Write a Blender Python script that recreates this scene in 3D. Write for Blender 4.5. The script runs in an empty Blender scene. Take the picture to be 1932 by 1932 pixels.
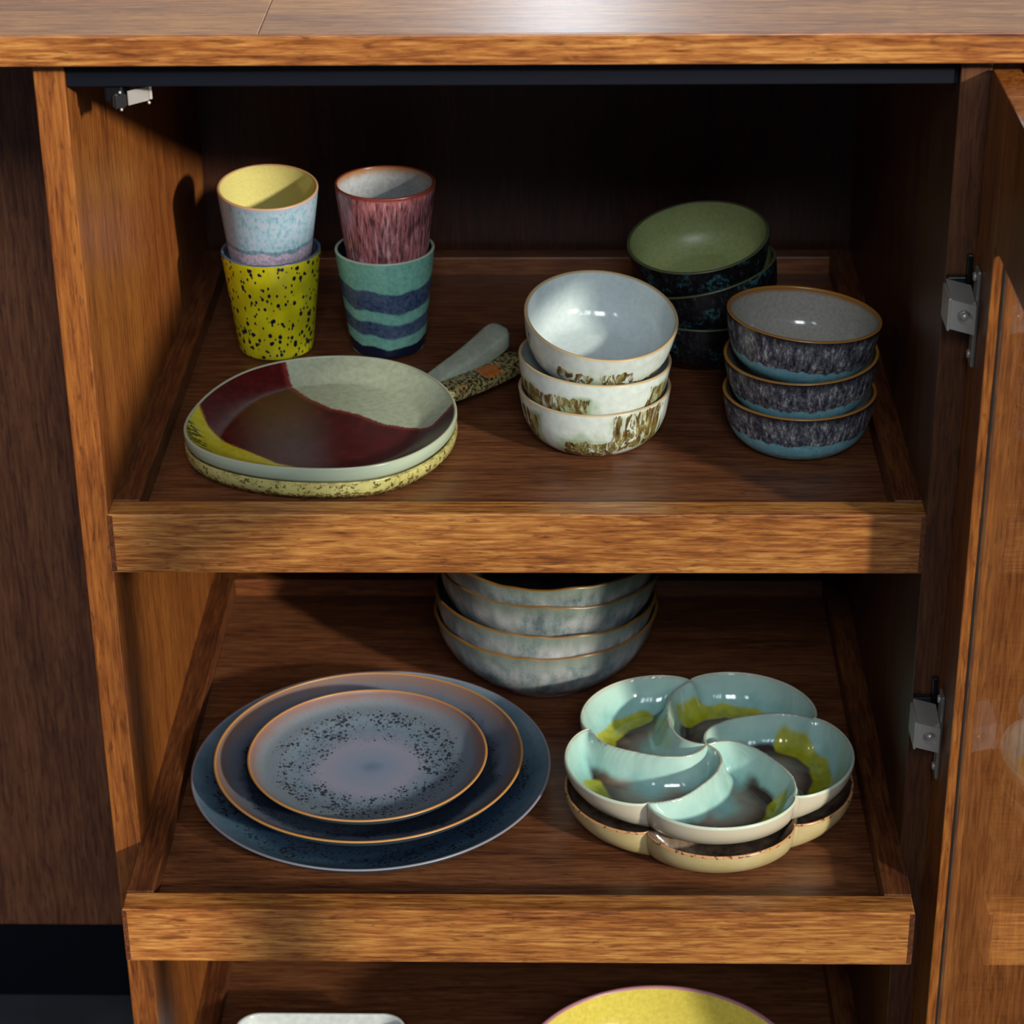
import bpy, bmesh, math, random
import numpy as np
from mathutils import Vector, Matrix, Euler, noise as mnoise

scene = bpy.context.scene
COL = scene.collection
random.seed(7)

# ------------------------------------------------------------------ camera
cam_d = bpy.data.cameras.new('camera'); cam = bpy.data.objects.new('camera', cam_d); COL.objects.link(cam)
CP = Vector((0.0376, -1.4412, 0.7490))
pitch, yaw, roll = 0.4781, -0.0276, -0.0118
fw = Vector((math.sin(yaw)*math.cos(pitch), math.cos(yaw)*math.cos(pitch), -math.sin(pitch)))
rt = Vector((math.cos(yaw), -math.sin(yaw), 0)); up = rt.cross(fw)
r2 = math.cos(roll)*rt + math.sin(roll)*up; u2 = -math.sin(roll)*rt + math.cos(roll)*up
M = Matrix((r2, u2, -fw)).transposed().to_4x4(); M.translation = CP
cam.matrix_world = M
cam_d.sensor_width = 36.0; cam_d.lens = 4489.8/1932*36.0; cam_d.clip_start = 0.05
cam_d.dof.use_dof = True; cam_d.dof.focus_distance = 1.66; cam_d.dof.aperture_fstop = 11
scene.camera = cam

# ------------------------------------------------------------------ light
vs = scene.view_settings
vs.view_transform = 'Standard'; vs.look = 'None'; vs.gamma = 1; vs.exposure = 0.0; vs.use_curve_mapping = False
w = bpy.data.worlds.new('room_light'); scene.world = w; w.use_nodes = True
w.node_tree.nodes['Background'].inputs[0].default_value = (0.72, 0.83, 1.0, 1)
w.node_tree.nodes['Background'].inputs[1].default_value = 0.11

SD = Vector((-.082, .085, -.040)).normalized()          # direction the low sunlight travels
sl = bpy.data.lights.new('sun', 'SUN'); sl.energy = 4.8; sl.angle = math.radians(3.2); sl.color = (1.0, .93, .82)
so = bpy.data.objects.new('sun', sl); COL.objects.link(so); so.rotation_euler = SD.to_track_quat('-Z', 'Y').to_euler()

def window_light(name, loc, target, wx, wy, watt, col=(0.80, .90, 1.0)):
    l = bpy.data.lights.new(name, 'AREA'); l.shape = 'RECTANGLE'; l.size = wx; l.size_y = wy; l.energy = watt; l.color = col
    o = bpy.data.objects.new(name, l); COL.objects.link(o); o.location = loc
    o.rotation_euler = (Vector(target)-Vector(loc)).to_track_quat('-Z', 'Z').to_euler(); return o
# a row of tall daylight windows across the room, high up: panes of two sizes
tgt = (0, .2, -.1)
for (wx_, wz_, a, b, e) in [(.05, 2.20, .46, .40, 16), (.58, 2.20, .46, .40, 16), (.05, 2.66, .46, .40, 16), (.58, 2.66, .46, .40, 16), (1.5, 2.3, .20, .8, 12), (1.9, 2.3, .12, .8, 7), (-1.5, 2.4, .3, .6, 9), (2.6, 2.4, .4, .9, 18)]:
    window_light('window_pane', (wx_, -3.5, wz_), (wx_*.6, .2, -.1), a, b, e, (.86, .93, 1.0))
# tall window behind the worktop, then an added wide fill
window_light('window_and_fill_behind', (0.03, 3.2, 1.42), (0.03, 0, .4), .14, .6, 6.0)
window_light('window_and_fill_behind', (0.2, 3.4, 1.45), (0.1, 0, .4), 3.2, .6, 11, (1.0, .90, .76))  # unseen warm fill added to brighten the worktop, standing in for bright surroundings

# ------------------------------------------------------------------ helpers
def lin(c):
    if isinstance(c, str):
        c = [int(c[i:i+2], 16)/255 for i in (0, 2, 4)]
        c = [x/12.92 if x <= .04045 else ((x+.055)/1.055)**2.4 for x in c]
    return tuple(c[:3])+(1,)

class Mat:
    def __init__(s, name):
        s.m = bpy.data.materials.new(name); s.m.use_nodes = True; s.t = s.m.node_tree; s.n = s.t.nodes; s.l = s.t.links
        s.b = s.n['Principled BSDF']; s._tc = None
    def set(s, sock, v):
        if isinstance(v, bpy.types.NodeSocket): s.l.new(v, sock)
        elif v is not None: sock.default_value = v
    def tc(s):
        if not s._tc: s._tc = s.n.new('ShaderNodeTexCoord')
        return s._tc.outputs['Object']
    def map(s, scale=(1,1,1), loc=(0,0,0), rot=(0,0,0), vec=None):
        n = s.n.new('ShaderNodeMapping'); s.l.new(vec or s.tc(), n.inputs[0]); n.inputs['Scale'].default_value = scale
        n.inputs['Location'].default_value = loc; n.inputs['Rotation'].default_value = rot; return n.outputs[0]
    def noise(s, scale, detail=2, rough=.5, vec=None, dist=0):
        n = s.n.new('ShaderNodeTexNoise'); s.set(n.inputs['Vector'], vec or s.tc()); n.inputs['Scale'].default_value = scale
        n.inputs['Detail'].default_value = detail; n.inputs['Roughness'].default_value = rough; n.inputs['Distortion'].default_value = dist
        return n.outputs['Fac']
    def vor(s, scale, vec=None, out='Distance', rand=1):
        n = s.n.new('ShaderNodeTexVoronoi'); s.set(n.inputs['Vector'], vec or s.tc()); n.inputs['Scale'].default_value = scale
        n.inputs['Randomness'].default_value = rand; return n.outputs[out]
    def math(s, op, a, b=None, c=None, clamp=False):
        n = s.n.new('ShaderNodeMath'); n.operation = op; n.use_clamp = clamp
        s.set(n.inputs[0], a); s.set(n.inputs[1], b)
        if c is not None: s.set(n.inputs[2], c)
        return n.outputs[0]
    def ss(s, v, a, b):      # smoothstep 0..1 from a to b
        n = s.n.new('ShaderNodeMapRange'); n.interpolation_type = 'SMOOTHSTEP'
        s.set(n.inputs[0], v); n.inputs[1].default_value = a; n.inputs[2].default_value = b
        if a > b:
            n.inputs[1].default_value = b; n.inputs[2].default_value = a; n.inputs[3].default_value = 1; n.inputs[4].default_value = 0
        return n.outputs[0]
    def mix(s, f, a, b):
        n = s.n.new('ShaderNodeMix'); n.data_type = 'RGBA'; s.set(n.inputs[0], f)
        s.set(n.inputs[6], a if isinstance(a, bpy.types.NodeSocket) else lin(a))
        s.set(n.inputs[7], b if isinstance(b, bpy.types.NodeSocket) else lin(b)); return n.outputs[2]
    def ramp(s, f, stops):
        n = s.n.new('ShaderNodeValToRGB'); s.set(n.inputs[0], f); e = n.color_ramp.elements
        while len(e) < len(stops): e.new(0.5)
        for el, (p, c) in zip(e, stops): el.position = p; el.color = lin(c)
        return n.outputs[0]
    def xyz(s, vec=None):
        n = s.n.new('ShaderNodeSeparateXYZ'); s.l.new(vec or s.tc(), n.inputs[0]); return n.outputs
    def rad(s):
        x, y, _ = s.xyz(); return s.math('SQRT', s.math('ADD', s.math('MULTIPLY', x, x), s.math('MULTIPLY', y, y)))
    def attr(s, name):
        n = s.n.new('ShaderNodeAttribute'); n.attribute_name = name; return n.outputs['Fac']
    def rnd(s):
        return s.n.new('ShaderNodeObjectInfo').outputs['Random']
    def bump(s, h, strength=.2, dist=.001):
        n = s.n.new('ShaderNodeBump'); s.set(n.inputs['Height'], h); n.inputs['Strength'].default_value = strength
        n.inputs['Distance'].default_value = dist; s.l.new(n.outputs[0], s.b.inputs['Normal'])
    def done(s, col, rough=.3, metal=0, coat=0, spec=.5, coat_rough=.05):
        s.set(s.b.inputs['Base Color'], col if isinstance(col, bpy.types.NodeSocket) else lin(col))
        s.set(s.b.inputs['Roughness'], rough); s.b.inputs['Metallic'].default_value = metal
        s.b.inputs['Coat Weight'].default_value = coat; s.b.inputs['Coat Roughness'].default_value = coat_rough
        s.b.inputs['Specular IOR Level'].default_value = spec
        return s.m

def wood(name, axis, dark='4a2410', mid='8a4f22', light='b4783a', rough=.33, offs=0.0, plank=None, spec=.5):
    m = Mat(name); k = [1, 1, 1]; k[axis] = .07
    info = m.n.new('ShaderNodeObjectInfo')
    cb = m.n.new('ShaderNodeVectorMath'); cb.operation = 'SCALE'; cb.inputs[0].default_value = (3.1, 5.7, 2.3); m.l.new(info.outputs['Random'], cb.inputs['Scale'])
    ad = m.n.new('ShaderNodeVectorMath'); ad.operation = 'ADD'; m.l.new(m.tc(), ad.inputs[0]); m.l.new(cb.outputs[0], ad.inputs[1])
    base = ad.outputs[0]
    v = m.map(tuple(k), (offs, offs, offs), vec=base)
    k2 = [1, 1, 1]; k2[axis] = .16
    v2 = m.map(tuple(k2), (offs, offs, offs), vec=base)
    k3 = [1, 1, 1]; k3[axis] = .035
    v3 = m.map(tuple(k3), (offs, offs, offs), vec=base)
    big = m.noise(34, 3, .55, v, .6)
    fine = m.noise(400, 4, .65, v, .3)
    fleck = m.noise(330, 3, .6, v2, .8)
    line = m.noise(560, 2, .5, v3)
    f = m.math('ADD', m.math('MULTIPLY', big, .34), m.math('MULTIPLY', fine, .66))
    c = m.ramp(f, [(.32, dark), (.47, mid), (.62, light), (.75, light)])
    fl = m.ss(fleck, .52, .72)
    c = m.mix(m.math('MULTIPLY', fl, .6), c, dark)
    c = m.mix(m.math('MULTIPLY', m.ss(line, .58, .8), .45), c, dark)
    m.bump(m.math('ADD', fine, m.math('MULTIPLY', fleck, -.8)), .12, .0006)
    return m.done(c, rough, spec=spec)

W = 'wood_'
WX = wood('teak_grain_across', 0, '47200d', '8f5527', 'ba8344')
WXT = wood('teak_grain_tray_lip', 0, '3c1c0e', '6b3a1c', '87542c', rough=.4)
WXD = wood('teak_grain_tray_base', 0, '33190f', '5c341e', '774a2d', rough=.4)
WZ = wood('teak_grain_upright', 2, '3d1c0b', '774018', '925823', rough=.4)
WZS = wood('shade_darkened_teak_side', 2, '2a140a', '4a2712', '5f3819', rough=.45)  # right panel: same teak as the left, its shade painted into the colour
WZD = wood('teak_grain_door', 2, '44200c', '7c4419', '9c6029', rough=.32)
WBK = wood('shade_darkened_teak_back', 2, '1b0c06', '321709', '482410', rough=.45)  # back panel teak darkened, deep interior shade put into the colour
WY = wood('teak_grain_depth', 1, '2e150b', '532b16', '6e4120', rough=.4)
WNB = wood('teak_grain_neighbour', 2, '4a2411', '82491f', '9f6432', rough=.35)
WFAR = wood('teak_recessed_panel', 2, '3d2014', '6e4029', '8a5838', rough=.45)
NAVY = Mat('navy_black_lacquer').done('060914', .5, spec=.25)
BLACK = Mat('black_plastic').done('08080a', .35)
GAP = Mat('black_groove').done('050505', .8)
CHROME = Mat('brushed_nickel').done('b9b4ae', .34, metal=.55)
CHROMED = Mat('dull_nickel').done('86827e', .42, metal=.6)
_m = Mat('dark_floor'); FLOOR = _m.done(_m.ramp(_m.noise(9, 4, .6), [(.3, '33333a'), (.7, '45454c')]), .6)

def link(o, parent=None):
    COL.objects.link(o)
    if parent: o.parent = parent
    return o
def mesh(name, verts, faces, mat, parent=None, smooth=False, attrs=None, loc=None):
    me = bpy.data.meshes.new(name); me.from_pydata([tuple(v) for v in verts], [], [tuple(f) for f in faces]); me.update()
    if attrs:
        for k, a in attrs.items():
            at = me.attributes.new(k, 'FLOAT', 'POINT'); at.data.foreach_set('value', np.asarray(a, dtype=np.float32))
    if smooth:
        me.polygons.foreach_set('use_smooth', [True]*len(me.polygons))
    me.materials.append(mat)
    o = bpy.data.objects.new(name, me)
    if loc: o.location = loc
    return link(o, parent)
def bm_obj(name, bm, mat, parent=None, smooth=False, loc=None):
    me = bpy.data.meshes.new(name); bm.to_mesh(me); bm.free()
    if smooth: me.polygons.foreach_set('use_smooth', [True]*len(me.polygons))
    me.materials.append(mat); o = bpy.data.objects.new(name, me)
    if loc: o.location = loc
    return link(o, parent)
def add_box(bm, x0, x1, y0, y1, z0, z1, bev=0.0):
    r = bmesh.ops.create_cube(bm, size=1)
    bmesh.ops.scale(bm, vec=(x1-x0, y1-y0, z1-z0), verts=r['verts'])
    bmesh.ops.translate(bm, vec=((x0+x1)/2, (y0+y1)/2, (z0+z1)/2), verts=r['verts'])
    if bev:
        es = list({e for v in r['verts'] for e in v.link_edges})
        bmesh.ops.bevel(bm, geom=es, offset=bev, segments=2, affect='EDGES', profile=.5)
def box(name, x0, x1, y0, y1, z0, z1, mat, parent=None, bev=.0008):
    bm = bmesh.new(); cx, cy, cz = (x0+x1)/2, (y0+y1)/2, (z0+z1)/2
    add_box(bm, x0-cx, x1-cx, y0-cy, y1-cy, z0-cz, z1-cz, bev)
    o = bm_obj(name, bm, mat, parent)
    o.location = (cx, cy, cz)
    if parent:
        p = parent; off = Vector((0, 0, 0))
        while p: off += Vector(p.location); p = p.parent
        o.location = Vector((cx, cy, cz)) - off
    return o
def thing(name, label, cat, loc=(0,0,0), rot=(0,0,0), group=None):
    o = bpy.data.objects.new(name, None); COL.objects.link(o); o.location = loc; o.rotation_euler = rot
    o.empty_display_size = .02
    return tag(o, label, cat, group)
def tag(o, label=None, cat=None, group=None, kind=None):
    if label: o['label'] = label
    if cat: o['category'] = cat
    if group: o['group'] = group
    if kind: o['kind'] = kind
    return o

# ------------------------------------------------------------------ setting
ZFL = -.700
fl = box('floor', -3.5, 3.5, -4.5, 3.5, ZFL-.02, ZFL, FLOOR, bev=0); tag(fl, kind='structure')

# ------------------------------------------------------------------ worktop
wt = thing('worktop', 'long teak worktop over the open cabinet, with light front edge', 'worktop', (0, .3, .3208))
ZT0, ZT1 = .3208, .3400
box('front_edging', -1.6, 1.6, -.020, -.0165, ZT0, ZT1, WX, wt, .0009)
for (y0, y1, xs) in [(-.0162, .13, [-1.6, -.154, 1.6]), (.1303, .27, [-1.6, -.62, .45, 1.6]), (.2703, .41, [-1.6, .1, 1.6]), (.4103, .62, [-1.6, -.3, .7, 1.6])]:
    for a, b in zip(xs, xs[1:]): box('plank', a+.0002, b-.0002, y0, y1, ZT0, ZT1-.0001, WX, wt, .0004)

# ------------------------------------------------------------------ cabinet
cab = thing('cabinet', 'open teak base cabinet with three pull-out trays and open glazed door', 'cabinet', (0, .25, -.62))
T, PT, BD = .2990, .0195, .5085
ZB = -.620
box('side_panel', -T, -T+PT, 0, BD, ZB, ZT0, WZ, cab)
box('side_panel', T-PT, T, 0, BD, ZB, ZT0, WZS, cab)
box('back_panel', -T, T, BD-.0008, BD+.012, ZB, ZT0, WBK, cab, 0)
box('bottom_panel', -T+PT, T-PT, 0.002, BD, ZB, ZB+.018, WXD, cab)
box('top_rail', -T+PT, T-PT, .004, .060, .3005, ZT0, NAVY, cab)
box('plinth', -T, T, .06, .078, ZFL, ZB, NAVY, cab, 0)
W_ = .2800
def tray(y0, zt, depth=.498):
    """pull-out tray: base panel with front board, two side rails and back rail"""
    h, fb, rw, lip = .0460, .0202, .0194, .0155
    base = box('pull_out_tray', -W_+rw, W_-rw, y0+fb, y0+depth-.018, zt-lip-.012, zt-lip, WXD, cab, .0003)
    f = box('front_board', -W_, W_, y0, y0+fb, zt-h, zt, WX, base, .0012)
    for e in (-1, 1):
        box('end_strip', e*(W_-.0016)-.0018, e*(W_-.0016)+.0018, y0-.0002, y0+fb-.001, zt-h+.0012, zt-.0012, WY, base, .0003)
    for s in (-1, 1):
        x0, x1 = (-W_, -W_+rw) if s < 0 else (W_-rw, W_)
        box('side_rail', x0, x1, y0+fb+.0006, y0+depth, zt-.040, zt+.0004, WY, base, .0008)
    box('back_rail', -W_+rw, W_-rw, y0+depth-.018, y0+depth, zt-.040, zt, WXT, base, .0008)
    return base
tray(0.0, 0.0)
tray(-.0812, -.2729, .498)
tray(-.020, -.5585, .498)

# open door: glazed frame, hinged at the right, standing at a right angle to the cabinet
DX0, DX1 = .2985, .3160
DY0, DY1 = -.003, -.600
DZ0, DZ1 = -.610, .3122
SW, RW = .0560, .0950
bm = bmesh.new()
cx, cy, cz = (DX0+DX1)/2, (DY0+DY1)/2, (DZ0+DZ1)/2
for (y0, y1, z0, z1) in [(DY0-SW, DY0, DZ0, DZ1), (DY1, DY1+SW, DZ0, DZ1), (DY1+SW, DY0-SW, DZ1-RW, DZ1), (DY1+SW, DY0-SW, DZ0, DZ0+RW)]:
    add_box(bm, DX0-cx, DX1-cx, y0-cy, y1-cy, z0-cz, z1-cz, .0007)
door = bm_obj('door', bm, WZD, cab); door.location = Vector((cx, cy, cz)) - cab.location
tag(door, 'glazed teak cabinet door standing open')
G = Mat('door_glass')
gt = G.n.new('ShaderNodeBsdfTransparent'); gt.inputs[0].default_value = (.93, .95, .93, 1)
gg = G.n.new('ShaderNodeBsdfGlossy'); gg.inputs['Roughness'].default_value = .02; gg.inputs[0].default_value = (1, 1, 1, 1)
fr = G.n.new('ShaderNodeFresnel'); ge = G.n.new('ShaderNodeNewGeometry')   # same Fresnel reflectance entering and leaving the thin pane
G.set(fr.inputs[0], G.math('MULTIPLY_ADD', ge.outputs['Backfacing'], 1/1.5-1.5, 1.5))
mx = G.n.new('ShaderNodeMixShader'); G.l.new(fr.outputs[0], mx.inputs[0]); G.l.new(gt.outputs[0], mx.inputs[1]); G.l.new(gg.outputs[0], mx.inputs[2])
G.l.new(mx.outputs[0], G.n['Material Output'].inputs[0])
gl = box('glass_pane', .3058, .3082, DY1+SW-.003, DY0-SW+.003, DZ0+RW-.003, DZ1-RW+.003, G.m, door, 0)
bm = bmesh.new()   # dark seal line around the pane, in the inner edge of the frame
ys, ye, zs, ze = DY1+SW, DY0-SW, DZ0+RW, DZ1-RW
for (a, b, c, d) in [(ye-.0006, ye+.001, zs, ze), (ys-.001, ys+.0006, zs, ze), (ys, ye, zs-.001, zs+.0006), (ys, ye, ze-.0006, ze+.001)]:
    add_box(bm, .3054-cx, .3086-cx, a-cy, b-cy, c-cz, d-cz)
s = bm_obj('glass_seal', bm, GAP, door)

def hinge(z0, z1, side=1):
    """concealed hinge on the right: door plate with screws, arm with adjusting screw, mount"""
    zm = (z0+z1)/2
    y = -.027
    pl = box('hinge', .2957, DX0, y, y+.013, z0, z1, CHROMED, cab, .0012)
    tag(pl, 'dull metal concealed hinge')
    for zz in (z0+.007, z1-.006):
        bm = bmesh.new(); bmesh.ops.create_cone(bm, cap_ends=True, segments=14, radius1=.0034, radius2=.0026, depth=.0016, matrix=Matrix.Translation((.2950, y+.008, zz)) @ Matrix.Rotation(-math.pi/2, 4, 'Y'))
        o = bm_obj('screw', bm, CHROME, pl, True); o.location = -Vector(pl.location)-Vector(cab.location)
    # arm end facing the room, with oval recess
    bm = bmesh.new(); za, zb = zm-.003, zm+.017
    x0, x1 = .2792, .2955
    # face frame around an oval recess, slightly skewed
    n = 24; ring = []; outer = []
    def sk(x, z): return z - (x-x0)*.28
    fcy = y-.006
    cxx, czz = (x0+x1)/2+.0015, (za+zb)/2
    rect = []
    for i in range(n):
        a = 2*math.pi*i/n; ca, sa = math.cos(a), math.sin(a)
        k = 1/max(abs(ca), abs(sa)); rx, rz = ca*k*(x1-x0)/2, sa*k*(zb-za)/2
        X = (x0+x1)/2+rx; Z = czz+rz; outer.append(bm.verts.new((X, fcy, sk(X, Z))))
        X = cxx+ca*.0052; Z = czz+sa*.0052; ring.append((bm.verts.new((X, fcy, sk(X, Z))), bm.verts.new((X*.6+cxx*.4, fcy+.0035, sk(X, Z*.7+czz*.3)))))
    back = [bm.verts.new((v.co.x, fcy+.026, v.co.z+.004)) for v in outer]
    for i in range(n):
        j = (i+1) % n
        bm.faces.new((outer[i], outer[j], ring[j][0], ring[i][0])); bm.faces.new((ring[i][0], ring[j][0], ring[j][1], ring[i][1]))
        bm.faces.new((outer[j], outer[i], back[i], back[j]))
    bm.faces.new([r[1] for r in ring]); bm.faces.new(list(reversed(back)))
    bmesh.ops.recalc_face_normals(bm, faces=bm.faces)
    o = bm_obj('hinge_arm', bm, CHROME, pl); o.location = -Vector(pl.location)-Vector(cab.location)
    bm = bmesh.new(); bmesh.ops.create_uvsphere(bm, u_segments=12, v_segments=8, radius=.0028, matrix=Matrix.Translation((cxx, fcy+.003, sk(cxx, czz))))
    o = bm_obj('adjusting_screw', bm, CHROME, pl, True); o.location = -Vector(pl.location)-Vector(cab.location)
    box('arm_cover', .2775, .2792, fcy-.001, fcy+.026, za-.001, zb+.001, CHROME, pl, .0004)
    box('arm_body', .2800, .2925, -.007, -.001, zm+.006, zm+.022, BLACK, pl, .001)
    box('mounting_plate', .2925, .2965, -.004, -.0004, zm-.004, zm+.036, BLACK, pl, .0008)
hinge(.1207, .1872)
hinge(-.1976, -.1290)

# spare hinge folded on the left side panel, below the top rail
def left_hinge():
    root = box('hinge', -.2570, -.2450, .0085, .034, .2890, .3005, BLACK, cab, .0015)
    tag(root, 'small metal hinge fitting without a door')
    bm = bmesh.new()
    def slab(p, q, z0, z1, th):
        p, q = Vector(p), Vector(q); d = (q-p).normalized(); nrm = Vector((-d.y, d.x))*th
        vs_ = [bm.verts.new((a.x, a.y, z)) for z in (z0, z1) for a in (p, q, q+nrm, p+nrm)]
        for f in ((0,1,2,3), (7,6,5,4), (0,4,5,1), (1,5,6,2), (2,6,7,3), (3,7,4,0)): bm.faces.new([vs_[i] for i in f])
    slab((-.2425, .011), (-.2310, .022), .2860, .2955, .0012)
    slab((-.2310, .022), (-.2290, .023), .2865, .2960, .003)
    slab((-.2480, .026), (-.2290, .026), .2955, .2970, .008)
    bmesh.ops.recalc_face_normals(bm, faces=bm.faces)
    bmesh.ops.bevel(bm, geom=list(bm.edges), offset=.0003, segments=1, affect='EDGES')
    o = bm_obj('hinge_arm', bm, CHROME, root); o.location = -Vector(root.location)-Vector(cab.location)
    bm = bmesh.new(); slab((-.2510, .006), (-.2430, .0095), .2850, .2950, .008)
    bmesh.ops.recalc_face_normals(bm, faces=bm.faces)
    bmesh.ops.bevel(bm, geom=list(bm.edges), offset=.0012, segments=2, affect='EDGES')
    o = bm_obj('hinge_cup', bm, BLACK, root); o.location = -Vector(root.location)-Vector(cab.location)
    for (x, y_, z) in ((-.2465, .0070, .2848), (-.2310, .020, .2852), (-.2470, .0085, .2955)):
        bm = bmesh.new(); bmesh.ops.create_uvsphere(bm, u_segments=10, v_segments=6, radius=.0011, matrix=Matrix.Translation((x, y_, z)))
        o = bm_obj('pin', bm, CHROME, root, True); o.location = -Vector(root.location)-Vector(cab.location)
left_hinge()

# recessed panel to the left, and neighbour at the right
rp = thing('recessed_panel', 'dark shaded teak panel set back to the left of the cabinet', 'panel', (-.8, .33, -.6))
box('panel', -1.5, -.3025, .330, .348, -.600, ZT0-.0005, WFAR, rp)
box('plinth', -1.5, -.3025, .352, .366, ZFL, -.600, NAVY, rp, 0)
nb = thing('neighbouring_cabinet', 'closed teak cabinet front seen through the glass door at the right', 'cabinet', (.62, .2, -.62))
box('front_panel', .3195, .92, .0, .018, -.615, ZT0-.004, WNB, nb)
box('carcass', .3005, .92, .019, .50, -.620, ZT0-.0005, WZD, nb, 0)
box('plinth', .3005, .92, .06, .078, ZFL, ZB, NAVY, nb, 0)

# ------------------------------------------------------------------ lathe ware
def lathe(name, prof, mat, parent, n=112, wob=None, close=False, attr=None):
    """prof: (r, z) list; wob(angle, r, z) -> (dr, dz)"""
    vs_, fs = [], []
    for (r, z) in prof:
        for i in range(n):
            a = 2*math.pi*i/n; dr = dz = 0
            if wob: dr, dz = wob(a, r, z)
            vs_.append(((r+dr)*math.cos(a), (r+dr)*math.sin(a), z+dz))
    for j in range(len(prof)-1):
        for i in range(n):
            k = (i+1) % n
            fs.append((j*n+i, j*n+k, (j+1)*n+k, (j+1)*n+i))
    if close:
        z = prof[0][1]; c = len(vs_); vs_.append((0, 0, z + (wob(0, 0, z)[1] if wob else 0)))
        for i in range(n): fs.append((c, (i+1) % n, i))
    at = {'patch': [attr(math.degrees(math.atan2(v[1], v[0])), v[2]) for v in vs_]} if attr else None
    return mesh(name, vs_, fs, mat, parent, True, at)
def cr(points, m=8):
    """Catmull-Rom through (r,z) points"""
    P = [points[0]]+list(points)+[points[-1]]; out = []
    for i in range(1, len(P)-2):
        for s in range(m):
            t = s/m; t2, t3 = t*t, t*t*t
            out.append(tuple(.5*((2*P[i][k])+(-P[i-1][k]+P[i+1][k])*t+(2*P[i-1][k]-5*P[i][k]+4*P[i+1][k]-P[i+2][k])*t2+(-P[i-1][k]+3*P[i][k]-3*P[i+1][k]+P[i+2][k])*t3) for k in (0, 1)))
    out.append(tuple(P[-2])); return out
def ware(name, label, cat, loc, tilt, group, outer, inner, rim_r, H, mats, th, wob=None, n=112, foot=None, attr=None):
    """hollow thrown ware. loc: centre of its rim; outer/inner: (r,z) from the centre of the base up to the rim"""
    Rm_ = Euler((math.radians(tilt[0]), math.radians(tilt[1]), 0), 'XYZ').to_matrix()
    base = Vector(loc) - Rm_ @ Vector((0, 0, H))
    t = thing(name, label, cat, base, (math.radians(tilt[0]), math.radians(tilt[1]), 0), group)
    lathe('body', cr(outer), mats[0], t, n, wob, True, attr)
    inn = cr(inner); o = lathe('interior', inn, mats[1], t, n, wob, True); o.data.flip_normals()
    ro, zo = outer[-1]; ri, zi = inner[-1]; rim = []
    for k in range(9):
        a = math.pi*k/8; c = (ro+ri)/2; hw = (ro-ri)/2
        rim.append((c+math.cos(a)*hw, zo+math.sin(a)*hw*.8+(zi-zo)*k/8))
    lathe('rim', rim, mats[2], t, n, wob)
    if foot: lathe('foot', [(foot, .0), (foot+.0004, .0012), (foot+.0006, .003)], mats[3], t, n)
    return t

# cups -----------------------------------------------------------
CH, CR = .0855, .0396
c_out = [(.0255, .0), (.0283, .0008), (.0300, .004), (.0318, .018), (.0345, .042), (.0372, .064), (CR, CH-.001)]
c_in = [(.024, .005), (.0268, .007), (.0284, .014), (.0318, .038), (.0348, .060), (CR-.0024, CH-.001)]
def cup(label, loc, tilt, mats):
    t = ware('cup', label, 'cup', loc, tilt, 'ceramic cups in two stacks', c_out, c_in, CR, CH, mats, .0024); return t
# yellow with dark speckles
m = Mat('yellow_black_speckle'); v = m.map((1, 1, .75))
nz = m.noise(60, 2, .5)
d1 = m.vor(185, v); sp = m.ss(m.math('ADD', d1, m.math('MULTIPLY', nz, -.33)), .145, .095)
d2 = m.vor(260, m.map((1, 1, .6), (3, 1, 2))); sp2 = m.ss(m.math('ADD', d2, m.math('MULTIPLY', m.noise(35, 2), -.3)), .10, .06)
c = m.ramp(m.noise(45, 3), [(.3, 'a8a010'), (.6, 'cfc61a')])
c = m.mix(m.math('MAXIMUM', sp, sp2), c, '14182c'); YEL = m.done(c, .22)
m = Mat('slate_blue_glaze'); SLATE = m.done(m.ramp(m.noise(120, 3), [(.3, '3c4a5a'), (.7, '5a6a7a')]), .25)
# pale blue mottled with lilac foot
m = Mat('pale_blue_mottle'); x, y, z = m.xyz()
nn = m.noise(330, 4, .7, m.map((1, 1, .6))); c = m.ramp(nn, [(.36, '6a8d9c'), (.5, '8ba7b4'), (.62, '9fa3b3')])
zz = m.math('ADD', z, m.math('MULTIPLY', m.math('SUBTRACT', m.noise(55, 4, .6), .5), .012))
c = m.mix(m.ss(zz, .0460, .0445), c, m.mix(m.ss(nn, .4, .6), '4f7180', '6b8a97'))
c = m.mix(m.ss(zz, .0425, .0410), c, m.mix(m.ss(m.noise(400, 3, .7), .4, .6), '8d8093', 'b0a3b3'))
c = m.mix(m.ss(z, .0800, .0845), c, '979bad')
PBLUE = m.done(c, .3)
m = Mat('butter_yellow_glaze'); BUTTER = m.done(m.ramp(m.noise(500, 3, .7), [(.3, 'b7ae66'), (.7, 'c5bc78')]), .12)
TANRIM = Mat('tan_bare_rim').done('b08a5c', .45)
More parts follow.
